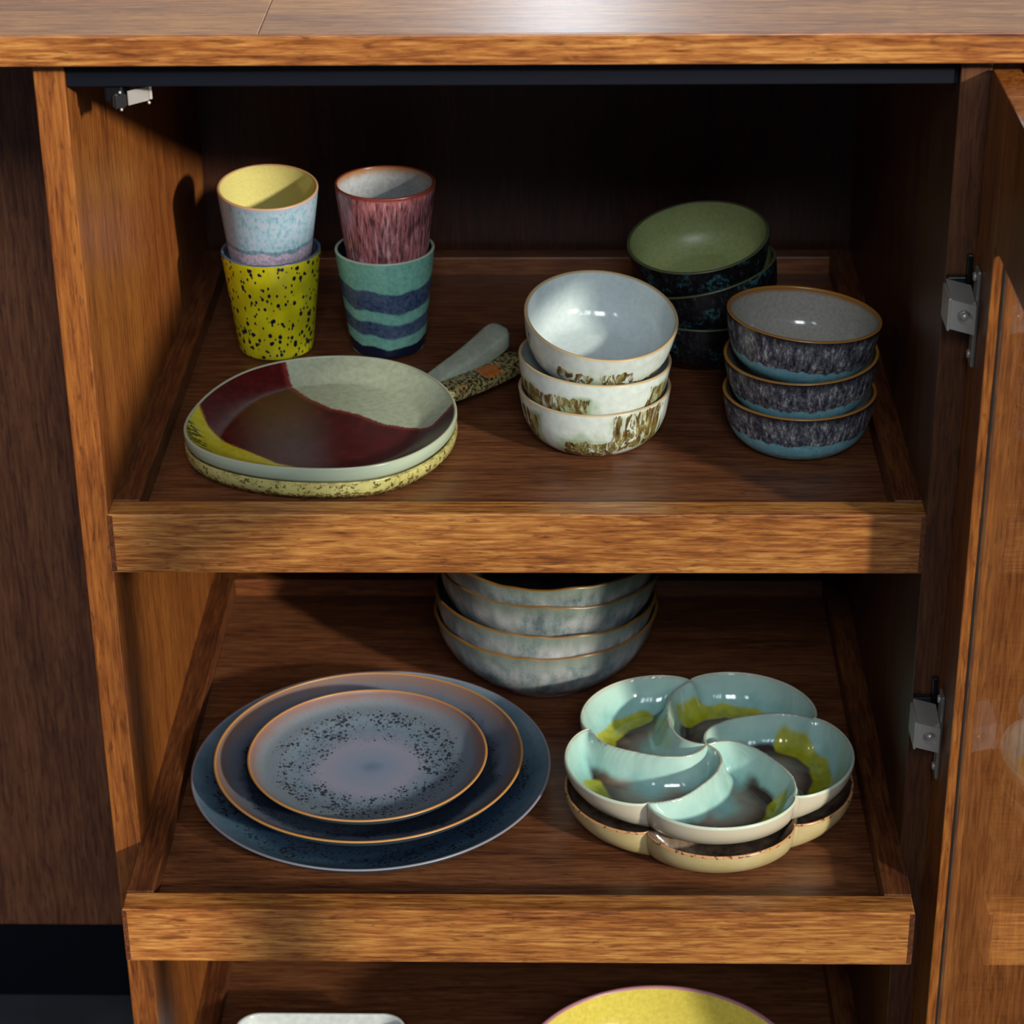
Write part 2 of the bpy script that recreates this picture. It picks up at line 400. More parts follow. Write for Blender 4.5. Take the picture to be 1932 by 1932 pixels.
# pink drips
m = Mat('rose_drip'); v = m.map((1, 1, .10)); x, y, z = m.xyz()
f = m.noise(420, 4, .62, v, .3); c = m.ramp(f, [(.38, '4c3238'), (.48, '965a5c'), (.58, 'aa6c70'), (.66, 'c0959a')])
blk = m.noise(170, 2, .5, m.map((1, 1, .28), (2, 0, 0))); c = m.mix(m.math('MULTIPLY', m.ss(blk, .60, .68), .75), c, '55353f')
c = m.mix(m.math('MULTIPLY', m.ss(m.noise(200, 3, .5, m.map((1, 1, .12), (5, 3, 0))), .64, .72), .8), c, 'c9a7ae')
c = m.mix(m.ss(m.math('ADD', z, m.math('MULTIPLY', f, .006)), .0845, .0875), c, '7a2a22')
PINK = m.done(c, .22)
m = Mat('pearl_grey_interior'); x, y, z = m.xyz()
c = m.ramp(m.noise(300, 3, .7), [(.3, '8f9498'), (.7, 'a9adaf')]); c = m.mix(m.ss(m.math('ADD', z, m.math('MULTIPLY', m.noise(90, 2), .004)), .078, .087), c, '8a6136')
PEARL = m.done(c, .15)
REDRIM = Mat('red_brown_rim').done('6e3220', .3)
# teal with navy bands
m = Mat('teal_navy_bands'); x, y, z = m.xyz()
wv = m.math('MULTIPLY', m.math('SUBTRACT', m.noise(15, 3, .5, m.map((1, 1, .3))), .5), .026)
ed = m.math('MULTIPLY', m.math('SUBTRACT', m.noise(400, 2, .6), .5), .0022)
zz = m.math('ADD', m.math('ADD', z, wv), ed)
c = m.ramp(m.noise(240, 4, .7), [(.3, '5f9a8b'), (.7, '84bba8')])
def band(lo, hi, soft=.0012): return m.math('MULTIPLY', m.ss(zz, lo-soft, lo+soft), m.ss(zz, hi+soft, hi-soft))
dk = m.ramp(m.math('ADD', m.noise(300, 3, .7), m.math('MULTIPLY', m.math('SUBTRACT', m.noise(28, 1), .5), .6)), [(.25, '1f3350'), (.72, '56677e')])
c = m.mix(m.math('MAXIMUM', band(.0445, .0620), band(.0230, .0350)), c, dk)
c = m.mix(band(.0035, .0135, .0007), c, '121a30')
c = m.mix(m.ss(zz, .0030, .0020), c, 'a8aca0')
TEAL = m.done(c, .24)
NAVYIN = Mat('dark_blue_interior').done('1a2236', .2)
CREAMRIM = Mat('cream_rim').done('a9b09a', .3)
cup('yellow cup with black speckles, bottom of the left stack', (-.1995, .3214, .0705), (0, 0), (YEL, SLATE, SLATE))
cup('pale blue cup with butter yellow inside, tilted in the speckled yellow cup', (-.1991, .3212, .1219), (7.2, 1.8), (PBLUE, BUTTER, TANRIM))
cup('teal cup with wavy navy bands, bottom of the right stack', (-.1096, .3257, .0700), (0, 0), (TEAL, NAVYIN, CREAMRIM))
cup('dusty pink dripped cup with grey inside, standing in the teal banded cup', (-.1075, .3259, .1236), (.1, .2), (PINK, PEARL, REDRIM))

# small bowls ------------------------------------------------------
BH, BR = .0430, .0561
b_out = [(.0300, .0), (.0340, .0006), (.0400, .0035), (.0475, .0105), (.0522, .0205), (.0545, .0310), (BR, BH-.001)]
b_in = [(.0300, .0045), (.0360, .0052), (.0430, .0095), (.0490, .0180), (.0518, .0300), (BR-.0026, BH-.001)]
def bowl(label, loc, tilt, grp, mats, attr=None, n=112): return ware('small_bowl', label, 'bowl', loc, tilt, grp, b_out, b_in, BR, BH, mats, .0026, attr=attr, n=n)
# white with brown-green brush strokes
def patches(L):
    # L: (angle centre, half width, z low, z high, strength); the front of the bowl is at -90 degrees
    def f(a, z):
        v = 0
        for (c_, h_, z0, z1, k) in L:
            d = abs((a-c_+180) % 360-180); e = min((h_-d)/9.0, (z-z0)/.005, (z1-z)/.005)
            v = max(v, k*min(1, max(-1, e)*.5+.5))
        return v
    return f
def white_glaze(name, seed):
    m = Mat(name); p = m.attr('patch')
    base = m.ramp(m.noise(150, 3, .6), [(.3, 'c0c8c3'), (.7, 'd2d9d3')])
    st = m.noise(170, 3, .6, m.map((1, 1, .20), (seed, 2, 0)), 1.2)
    warp = m.math('MULTIPLY', m.math('SUBTRACT', m.noise(75, 3, .6, m.map((1, 1, .16), (seed, 0, 1)), .6), .5), 1.5)
    area = m.ss(m.math('ADD', p, warp), .50, .62)
    halo = m.math('MULTIPLY', m.ss(m.math('ADD', p, m.math('MULTIPLY', m.math('SUBTRACT', m.noise(45, 3, .6, m.map((1, 1, .6), (seed*3, 0, 0))), .5), 1.6)), .18, .62), m.ss(m.noise(38, 2, .5, m.map((1, 1, .7), (seed*2, 5, 0))), .38, .58))
    c = m.mix(m.math('MULTIPLY', halo, .85), base, '8b9e78')
    br = m.ramp(m.noise(240, 3, .65, m.map((1, 1, .2), (3, seed, 0))), [(.32, '3a2814'), (.48, '66502a'), (.58, '7c7442'), (.72, 'b5b090')])
    c = m.mix(m.math('MULTIPLY', area, m.ss(st, .40, .49)), c, br)
    return m.done(c, .16)
m = Mat('ice_white_interior'); ICE = m.done(m.ramp(m.noise(260, 3, .7), [(.3, 'b4c0c2'), (.7, 'c3cccb')]), .12)
SANDRIM = Mat('sand_rim').done('b39b76', .35)
g = 'three white bowls with brown brush marks'
bowl('white bowl with grassy brown marks, bottom of the white stack', (.0554, .1548, .0280), (0, 0), g, (white_glaze('white_brushed_a', 2.3), ICE, SANDRIM), patches([(-152, 13, .010, .034, 1), (-97, 22, .0, .020, 1), (-50, 27, .008, .041, 1), (-92, 30, .002, .030, .35)]), 180)
bowl('white bowl with brown strokes, middle of the white stack', (.0556, .1545, .0513), (-.3, 3.5), g, (white_glaze('white_brushed_b', 5.1), ICE, SANDRIM), patches([(-135, 40, .010, .030, 1), (-93, 12, .012, .030, .35), (-30, 14, .006, .036, 1), (-60, 14, .0, .018, .4)]), 180)
bowl('white bowl tilted forward with pale blue inside, top of the white stack', (.0600, .1500, .0850), (13.0, 5.6), g, (white_glaze('white_brushed_c', 8.8), ICE, SANDRIM), patches([(-106, 15, .006, .026, 1), (-76, 15, .004, .030, 1), (-40, 26, .006, .020, .9), (-170, 14, .006, .036, 1)]), 180)
# grey over turquoise
def grey_turq(name, seed, split):
    m = Mat(name); x, y, z = m.xyz(); o = (seed, seed*2, 0)
    st = m.noise(260, 4, .65, m.map((1, 1, .28), o)); dots = m.noise(520, 3, .7, m.map((1, 1, .55), o))
    c = m.ramp(m.math('ADD', m.math('MULTIPLY', st, .6), m.math('MULTIPLY', dots, .4)), [(.36, '1d1d25'), (.46, '41414d'), (.55, '6c6c72'), (.63, 'b4b4aa')])
    c = m.mix(m.ss(z, .034, .043), c, '1d1a20')
    e = m.math('ADD', z, m.math('MULTIPLY', m.math('SUBTRACT', m.noise(120, 4, .65, m.map((1, 1, .5), o)), .5), .012))
    tq = m.mix(m.ss(m.vor(420), .16, .08), m.ramp(m.noise(200, 3, .6), [(.3, '679aa6'), (.7, '82b3bc')]), '2a4650')
    c = m.mix(m.ss(e, split+.0008, split-.0008), c, tq)
    c = m.mix(m.ss(e, .0055, .002), c, m.ramp(m.noise(400, 3, .7), [(.35, '56565a'), (.65, '7c7874')]))
    return m.done(c, .24)
m = Mat('warm_grey_interior'); x, y, z = m.xyz(); c = m.ramp(m.noise(420, 3, .75), [(.3, '85817a'), (.7, '9c988f')])
c = m.mix(m.ss(m.math('ADD', z, m.math('MULTIPLY', m.noise(60, 2), .002)), .0385, .0425), c, '8f5e28')
WGREY = m.done(c, .12)
AMBER = Mat('amber_rim').done('9a6a2c', .28)
g = 'three charcoal and turquoise bowls'
for lab, loc, tl, sd, spl in [('charcoal bowl with wide turquoise foot, bottom of its stack', (.2050, .1492, .0275), (0, 0), 1.3, .0195), ('charcoal bowl with turquoise band, middle of its stack', (.2048, .1489, .0570), (1.8, -1.5), 4.1, .0185), ('charcoal bowl with amber rim and grey inside, top of its stack', (.2060, .1493, .0862), (-1.5, 4.8), 7.7, .0165)]:
    ware('small_bowl', lab, 'bowl', loc, tl, g, b_out, b_in, BR, BH, (grey_turq('charcoal_turquoise', sd, spl), WGREY, AMBER), .0026)
# black with green inside
def black_ware(name, seed):
    m = Mat(name); o = (seed, seed*.7, seed*1.3)
    c = m.ramp(m.noise(320, 4, .7, m.map((1, 1, .5), o)), [(.4, '0a090c'), (.6, '1c1a1e'), (.72, '46423a')])
    c = m.mix(m.math('MULTIPLY', m.ss(m.noise(60, 2, .5, m.map((1, 1, 1.2), o)), .55, .66), m.ss(m.noise(300, 3, .7), .45, .6)), c, '2f5c62')
    return m.done(c, .38)
m = Mat('olive_green_interior'); OLIVE = m.done(m.ramp(m.noise(350, 3, .7), [(.3, '808b58'), (.7, '959f6b')]), .38)
DARKRIM = Mat('dark_olive_rim').done('4a4d33', .4)
g = 'three black bowls with green insides'
bowl('black bowl, bottom of the dark stack behind the white bowls', (.1415, .3109, .0275), (0, 0), g, (black_ware('black_teal_fleck_a', 1.1), OLIVE, DARKRIM))
bowl('black bowl tilted up to the right, middle of the dark stack', (.1440, .3125, .0560), (-2, -14), g, (black_ware('black_teal_fleck_b', 3.7), OLIVE, DARKRIM))
bowl('black bowl showing its olive green inside, top of the dark stack', (.1371, .3147, .0825), (9.1, -7.5), g, (black_ware('black_teal_fleck_c', 6.2), OLIVE, DARKRIM))

# large handmade bowls -----------------------------------------------
GH, GR = .0627, .0925
g_out = [(.0400, .0), (.0480, .0010), (.0505, .0040), (.0620, .0110), (.0760, .0240), (.0860, .0400), (GR, GH-.001)]
g_in = [(.0380, .0060), (.0470, .0075), (.0600, .0150), (.0730, .0270), (.0830, .0420), (GR-.0028, GH-.001)]
def gwob(sd):
    def f(a, r, z):
        q = (z/GH)**2
        k = mnoise.noise(Vector((math.cos(a)*2.2+sd, math.sin(a)*2.2, z*30)))
        k2 = mnoise.noise(Vector((math.cos(a)*5+sd, math.sin(a)*5, z*70)))
        return (.0016*k+.0009*k2)*min(1, z/.01), q*.0018*k2 + q*.0015*k
    return f
def pearly(name, seed):
    m = Mat(name); o = (seed, seed*2, seed*.5); x, y, z = m.xyz()
    a = m.noise(32, 3, .55, m.map((1, 1, 1), o)); st = m.noise(120, 3, .6, m.map((1, 1, .25), o)); fi = m.noise(600, 2, .7)
    f = m.math('ADD', m.math('ADD', m.math('MULTIPLY', a, .5), m.math('MULTIPLY', st, .35)), m.math('MULTIPLY', fi, .15))
    c = m.ramp(f, [(.36, '4e5a5e'), (.46, '7d8789'), (.54, '9fa09f'), (.64, 'b4b3b6')])
    e = m.math('ADD', z, m.math('MULTIPLY', a, .02))
    c = m.mix(m.math('MULTIPLY', m.ss(e, .055, .072), .7), c, '6e7a68')
    c = m.mix(m.math('MULTIPLY', m.ss(e, .030, .020), .6), c, '646a74')
    return m.done(c, .25)
m = Mat('deep_grey_interior'); GRIN = m.done(m.ramp(m.noise(80, 3, .6), [(.3, '2e3638'), (.7, '59625f')]), .2)
BROWNRIM = Mat('honey_brown_rim').done('7c5524', .3)
g = 'four large pearly grey bowls in a stack'
for lab, loc, tl, sd in [('large pearly grey bowl, lowest of four under the upper tray', (.0170, .2753, -.2257), (-.5, 0), 1.5), ('large pearly grey bowl, second from the bottom of four', (.0168, .2744, -.2090), (-3.0, 2.6), 4.5), ('large pearly grey bowl, third from the bottom of four', (.0205, .2765, -.1830), (-2.5, 1.8), 8.5), ('large pearly grey bowl, topmost of four, half hidden by the tray', (.0200, .2745, -.1660), (-3, .8), 12.5)]:
    ware('large_bowl', lab, 'bowl', loc, tl, g, g_out, g_in, GR, GH, (pearly('pearly_grey', sd), GRIN, BROWNRIM), .0028, gwob(sd), 128)

# speckled plates ------------------------------------------------------
def plate_mat(name, R, cols, spots, rimc, seed, dens):
    m = Mat(name); r = m.math('DIVIDE', m.rad(), R); o = (seed, seed*1.3, 0)
    wob = m.math('MULTIPLY', m.math('SUBTRACT', m.noise(22, 3, .55, m.map((1, 1, 1), o)), .5), .22)
    rr = m.math('ADD', r, wob)
    c = m.ramp(rr, cols)
    c = m.mix(m.math('MULTIPLY', m.ss(m.noise(700, 2, .7), .35, .7), .25), c, '8f8c9a' if spots > .5 else '36485e')
    ringm = m.math('MULTIPLY', m.ss(rr, dens[0], dens[1]), m.ss(rr, dens[3], dens[2]))
    v = m.map((1, .95, 1), o)
    lump = m.noise(70, 2, .5, v)
    k = m.math('ADD', m.math('MULTIPLY', ringm, .20), m.math('MULTIPLY', m.math('MULTIPLY', m.ss(lump, .35, .65), ringm), .22))
    s1 = m.ss(m.math('SUBTRACT', m.vor(260, v), k), .03, -.015)
    s2 = m.ss(m.math('SUBTRACT', m.vor(520, m.map((1, 1, 1), (3+seed, 2, 0))), m.math('MULTIPLY', k, .9)), .02, -.02)
    ssp = m.math('MAXIMUM', s1, s2)
    c = m.mix(m.math('MULTIPLY', ssp, m.math('MULTIPLY', m.ss(ringm, .02, .15), .85)), c, '1c1a20')
    if rimc:
        e = m.math('ADD', r, m.math('MULTIPLY', m.math('SUBTRACT', m.noise(40, 3, .6), .5), .10))
        c = m.mix(m.math('MULTIPLY', m.ss(e, .87, 1.0), .62), c, rimc)
    m.bump(m.math('MULTIPLY', ssp, -1), .15, .0004)
    return m.done(c, .30)
def plate(label, loc, tilt, R, H, mats, lip):
    out = [(R*.50, .0), (R*.60, .0008), (R*.68, .0030), (R*.84, H*.26), (R*.95, H*.60), (R, H-.0012)]
    inn = [(R*.30, .0032), (R*.58, .0040), (R*.74, .0050+.1*H), (R*.87, H*.52), (R*.95, H*.80), (R-.0022, H-.0010)]
    return ware('plate', label, 'plate', loc, tilt, 'three stacked blue speckled plates', out, inn, R, H, mats, .0022, None, 160)
P1 = plate_mat('slate_blue_plate', .1388, [(.0, '1d2c40'), (.6, '17243a'), (.80, '22364b'), (.92, '4f6878'), (1, '6f8290')], .3, None, 2.2, (.55, .68, .84, .95))
P2 = plate_mat('dark_blue_plate', .119, [(.0, '1b2738'), (.70, '161f30'), (.80, '1c2838'), (.86, '5b6270'), (1, '6e7079')], .3, '8a5a34', 4.4, (.5, .68, .80, .9))
P3 = plate_mat('grey_blue_plate', .0915, [(.0, '4e6a84'), (.12, '7a869c'), (.38, '8c8c9e'), (.55, '6b7d8e'), (.8, '6a7680'), (1, '70757c')], .8, '8c4a24', 6.3, (.28, .5, .72, .9))
UND = Mat('blue_grey_underside').done('3c4852', .4)
LILRIM = Mat('grey_lilac_rim').done('7e7c86', .35); HONEY = Mat('honey_rim').done('b07c46', .35)
plate('largest slate blue speckled plate, under the two smaller ones', (-.1159, .0985, -.2680), (0, -.5), .1388, .0200, (UND, P1, LILRIM), 0)
plate('middle dark blue plate with a tan rim', (-.1173, .0965, -.2560), (0, 0), .1190, .0200, (UND, P2, HONEY), 0)
plate('smallest grey blue plate with dense black speckles, on top', (-.1168, .0820, -.2465), (0, 0), .0915, .0170, (UND, P3, HONEY), 0)

# ------------------------------------------------------------------ pan-shaped dishes
OUT = np.array([(-0.2434, 0.108), (-0.2437, 0.1248), (-0.2388, 0.1523), (-0.2274, 0.1876), (-0.2086, 0.2169), (-0.1847, 0.2336), (-0.158, 0.2419), (-0.1276, 0.243), (-0.0995, 0.2346), (-0.0788, 0.2185), (-0.0611, 0.1947), (-0.0494, 0.1661), (-0.0451, 0.1418), (-0.0472, 0.1181), (-0.0586, 0.0884), (-0.0782, 0.0627), (-0.1009, 0.0486), (-0.1255, 0.0454), (-0.1533, 0.0463), (-0.1816, 0.0516), (-0.2037, 0.061), (-0.2236, 0.0738), (-0.237, 0.0883)])
CT = np.array([-.1430, .1420])
def outline(n=200):
    d = OUT-CT; ang = np.arctan2(d[:, 1], d[:, 0]); r = np.hypot(d[:, 0], d[:, 1]); o = np.argsort(ang); ang, r = ang[o], r[o]
    a = np.linspace(-np.pi, np.pi, n, endpoint=False)
    rr = np.interp(a, np.r_[ang-2*np.pi, ang, ang+2*np.pi], np.r_[r, r, r])
    k = np.exp(-.5*(np.arange(-12, 13)/4.5)**2); k /= k.sum()
    rr = np.convolve(np.r_[rr[-12:], rr, rr[:12]], k, 'valid'); return a, rr
PA, PR_ = outline()
def polydist(pts, poly):
    """signed distance to an open polyline, positive on its left"""
    poly = np.array(poly); best = np.full(len(pts), 1e9); sg = np.ones(len(pts))
    for a, b in zip(poly[:-1], poly[1:]):
        ab = b-a; t = np.clip(((pts-a)@ab)/(ab@ab), 0, 1); q = pts-(a+t[:, None]*ab); d = np.hypot(q[:, 0], q[:, 1])
        cr_ = ab[0]*(pts[:, 1]-a[1])-ab[1]*(pts[:, 0]-a[0]); m_ = d < best; best[m_] = d[m_]; sg[m_] = np.sign(cr_)[m_]
    return best*sg
def loft(name, rows, mat, parent, attrs=None, cap=True, flip=False):
    """rows of (inset from outline, z), outline in CT-local coordinates"""
    n = len(PA); vs_ = []; fs = []
    for (ins, z) in rows:
        rr = PR_-ins if ins < .5 else PR_*0
        for a, r in zip(PA, rr): vs_.append((r*math.cos(a), r*math.sin(a), z))
    for j in range(len(rows)-1):
        for i in range(n):
            k = (i+1) % n; fs.append((j*n+i, j*n+k, (j+1)*n+k, (j+1)*n+i))
    if cap:
        c = len(vs_); vs_.append((0, 0, rows[-1][1]))
        j = (len(rows)-1)*n
        for i in range(n): fs.append((j+i, j+(i+1) % n, c))
    at = None
    if attrs:
        P = np.array(vs_)[:, :2]+CT; at = {k: f(P) for k, f in attrs.items()}
    o = mesh(name, vs_, fs, mat, parent, True, at)
    if flip: o.data.flip_normals()
    return o
def handle(p0, p1, w0, w1, th, mat, parent, origin, sag=0.0025, name='handle'):
    p0, p1 = Vector(p0), Vector(p1); d = (p1-p0); L = d.length; dh = Vector((d.x, d.y, 0)).normalized(); sd = Vector((-dh.y, dh.x, 0)); vs_ = []; fs = []
    N, K = 22, 20
    for j in range(N+1):
        t = j/N; c = p0+d*t + Vector((0, 0, -sag*math.sin(math.pi*t)))
        wd = (w0+(w1-w0)*t)/2; hh = th/2*(1 if t > .25 else .55+.45*math.sin(t/.25*math.pi/2))
        e = 1.0
        if t > .86: e = 1-((t-.86)/.14)**3*.22
        if t < .2: wd *= 1+.3*(1-t/.2)**2
        for i in range(K):
            a = 2*math.pi*i/K; ca, sa = math.cos(a), math.sin(a); ex = .45
            q = c + sd*(wd*e*math.copysign(abs(ca)**ex, ca)) + Vector((0, 0, hh*e*math.copysign(abs(sa)**ex, sa)))
            q += dh*(.004*(abs(ca))*(-1) if j == N else 0)
            vs_.append(q-Vector(origin))
    for j in range(N):
        for i in range(K): k = (i+1) % K; fs.append((j*K+i, j*K+k, (j+1)*K+k, (j+1)*K+i))
    fs.append(tuple(N*K+i for i in range(K))); fs.append(tuple(reversed(range(K))))
    return mesh(name, vs_, fs, mat, parent, True)
def pan_dish(label, z0, H, mats, attrs, hnd):
    t = thing('pan_dish', label, 'dish', (CT[0], CT[1], z0), group='two pan-shaped dishes with handles')
    loft('body', [(.0004, H-.0012), (.0002, H-.004), (.0014, H-.009), (.0060, H-.015), (.014, .0035), (.022, .0008), (.030, 0), (.06, 0)], mats[0], t, flip=True)
    rows = [(.0028, H-.0010)]
    for k in range(1, 26):
        s = k/25; ins = .0028+.030*s; q_ = min(1, s*1.22); zz = H-.001-.0116*(1-(1-q_)**1.35); rows.append((ins, zz))
    for ins in np.linspace(.034, .0, 2)[:0]: pass
    n0 = rows[-1][1]
    rr = PR_.min()
    # floor rings shrink toward the centre
    o = None
    n = len(PA); vs_ = []; fs = []
    for (ins, z) in rows:
        for a, r in zip(PA, PR_-ins): vs_.append((r*math.cos(a), r*math.sin(a), z))
    base = PR_-rows[-1][0]
    for q in np.linspace(1, 0.02, 30)[1:]:
        for a, r in zip(PA, base*q): vs_.append((r*math.cos(a), r*math.sin(a), n0-.0006*(1-q)))
    R_ = len(vs_)//n
    for j in range(R_-1):
        for i in range(n): k = (i+1) % n; fs.append((j*n+i, j*n+k, (j+1)*n+k, (j+1)*n+i))
    fs.append(tuple((R_-1)*n+i for i in range(n)))
    P = np.array(vs_)[:, :2]+CT
    mesh('interior', vs_, fs, mats[1], t, True, {k: f(P) for k, f in attrs.items()})
    rim = []
    for k in range(9):
        a = math.pi*k/8; rim.append((.0016-.0012*math.cos(a), H-.0012+.0011*math.sin(a)))
    loft('rim', rim, mats[2], t, cap=False)
    handle(*hnd, mats[3], t, (CT[0], CT[1], z0))
    return t
mb = [(-.190, .262), (-.184, .2375), (-.1767, .2115), (-.1626, .1915), (-.1429, .172), (-.1213, .1614), (-.101, .1442), (-.0831, .1373), (-.0641, .1346), (-.0476, .1562), (-.038, .168)]
yb = [(-.262, .185), (-.2414, .1667), (-.2281, .134), (-.2107, .1121), (-.1917, .0973), (-.1712, .0796), (-.1475, .0684), (-.1319, .060), (-.110, .044)]
m = Mat('celadon_maroon_yellow')
d1 = m.attr('green_edge'); d2 = m.attr('yellow_edge'); nz = m.math('MULTIPLY', m.math('SUBTRACT', m.noise(420, 4, .65), .5), .0045)
cel = m.ramp(m.noise(200, 3, .6), [(.3, '9da58c'), (.7, 'b3bb9f')])
mar = m.ramp(m.noise(120, 3, .6), [(.3, '3c100f'), (.7, '55191a')])
e1 = m.math('ADD', d1, nz); e2 = m.math('ADD', d2, m.math('MULTIPLY', nz, .8))
c = m.mix(m.ss(e1, -.0005, .0025), mar, cel); 
c = m.mix(m.math('MULTIPLY', m.ss(e1, -.0045, -.0002), m.ss(e1, .0022, .0)), c, '742c26')
yel = m.mix(m.math('MULTIPLY', m.ss(m.math('ADD', m.attr('yellow_edge'), m.math('MULTIPLY', m.ss(m.xyz()[0], -.088, -.070), .02)), -.009, -.017), m.ss(m.noise(300, 4, .65, m.map((.30, 1, 1), rot=(0, 0, .75))), .46, .52)), m.ramp(m.noise(160, 3, .7), [(.3, 'b2a61c'), (.7, 'c8c030')]), '2e3428')
c = m.mix(m.ss(e2, .0004, -.0004), c, '8c5a1c'); c = m.mix(m.ss(e2, -.0008, -.0020), c, yel)
UPI = m.done(c, .26, spec=.3)
UPB = Mat('celadon_outside').done('a9b5a0', .2); UPR = Mat('celadon_rim').done('a7ab92', .25)
m = Mat('celadon_handle'); UPH = m.done(m.ramp(m.noise(200, 3, .6), [(.3, '87908078'[:6]), (.7, '9aa392')]), .3)
m = Mat('yellow_green_brown_mottle'); x, y, z = m.xyz()
c = m.ramp(m.noise(60, 3), [(.3, 'a39a5a'), (.7, 'c0b877')])
sp = m.ss(m.math('ADD', m.noise(260, 4, .7), m.math('MULTIPLY', m.ss(z, .012, .002), .09)), .53, .60)
c = m.mix(m.math('MULTIPLY', sp, .9), c, m.ramp(m.noise(300, 2), [(.4, '2f2210'), (.6, '6f5526')]))
LOB = m.done(c, .2)
m = Mat('brown_speckled_handle'); x, y, z = m.xyz()
c = m.ramp(m.noise(70, 3), [(.3, '8a7848'), (.6, 'a09566'), (.8, 'a86f30')])
c = m.mix(m.math('MULTIPLY', m.ss(m.noise(330, 4, .75, m.map((1, 1, 1), (2, 2, 2))), .47, .54), .95), c, '1a1a12')
# orange spot on its top
vv = m.n.new('ShaderNodeVectorMath'); vv.operation = 'DISTANCE'; m.l.new(m.tc(), vv.inputs[0]); vv.inputs[1].default_value = (.1185, .080, .030)
c = m.mix(m.math('MULTIPLY', m.ss(m.math('ADD', vv.outputs['Value'], m.math('MULTIPLY', m.noise(200, 3), .012)), .0185, .0150), .8), c, 'b8601c')
LOH = m.done(c, .28)
m = Mat('olive_rim_glaze'); LOR = m.done(m.ramp(m.noise(150, 3, .7), [(.35, '7a6c3c'), (.65, 'b3a868')]), .25)
zero = lambda P: np.zeros(len(P))
pan_dish('yellow-green mottled pan dish with brown speckled handle, underneath the other', -.0155, .0165, (LOB, LOB, LOR, LOH), {}, ((-.066, .186, .003), (-.001, .250, .006), .021, .024, .0125))
pan_dish('celadon, maroon and yellow pan dish with pale green handle, on top', -.0045, .0170, (UPB, UPI, UPR, UPH), {'green_edge': lambda P: polydist(P, mb), 'yellow_edge': lambda P: polydist(P, yb)}, ((-.0700, .2100, .0005), (-.0150, .2600, .0240), .0175, .0280, .0165))

# ------------------------------------------------------------------ petal dishes
gr = np.array([0, .008, .02, .03, .045, .055, .065, .075, .083, .091, .115]); gg_ = np.array([80, 74, 61, 47, 32, 24, 18.5, 13, 7, 0, -1.])
def ridge(r): return np.interp(r, gr, gg_)
def Rout(u): return .0905+.0190*np.sin(np.pi*np.clip(u, 0, 1))**.62
def petal_grid(nu=92, nr=84):
    u = np.linspace(0, 1, nu); u = .5-.5*np.cos(np.pi*u)*(.6) - .0; u = (u-u[0])/(u[-1]-u[0])
    s = np.linspace(0.0, 1, nr); s = 1-(1-s)**1.35
    U, S = np.meshgrid(u, s, indexing='ij'); Rr = Rout(U)*S; return U, S, Rr
def ring_pts():
    rr = np.linspace(0.0, .0905, 60); rid = []
    for k in (0, 1):
        a = np.radians(72*k+ridge(rr)); rid.append(np.stack([rr*np.cos(a), rr*np.sin(a)], 1))
    uu = np.linspace(0, 1, 90); Ro = Rout(uu); a = np.radians(72*uu+ridge(Ro)*0)
    rid.append(np.stack([Ro*np.cos(a), Ro*np.sin(a)], 1)); return np.concatenate(rid[:2]), rid[2]
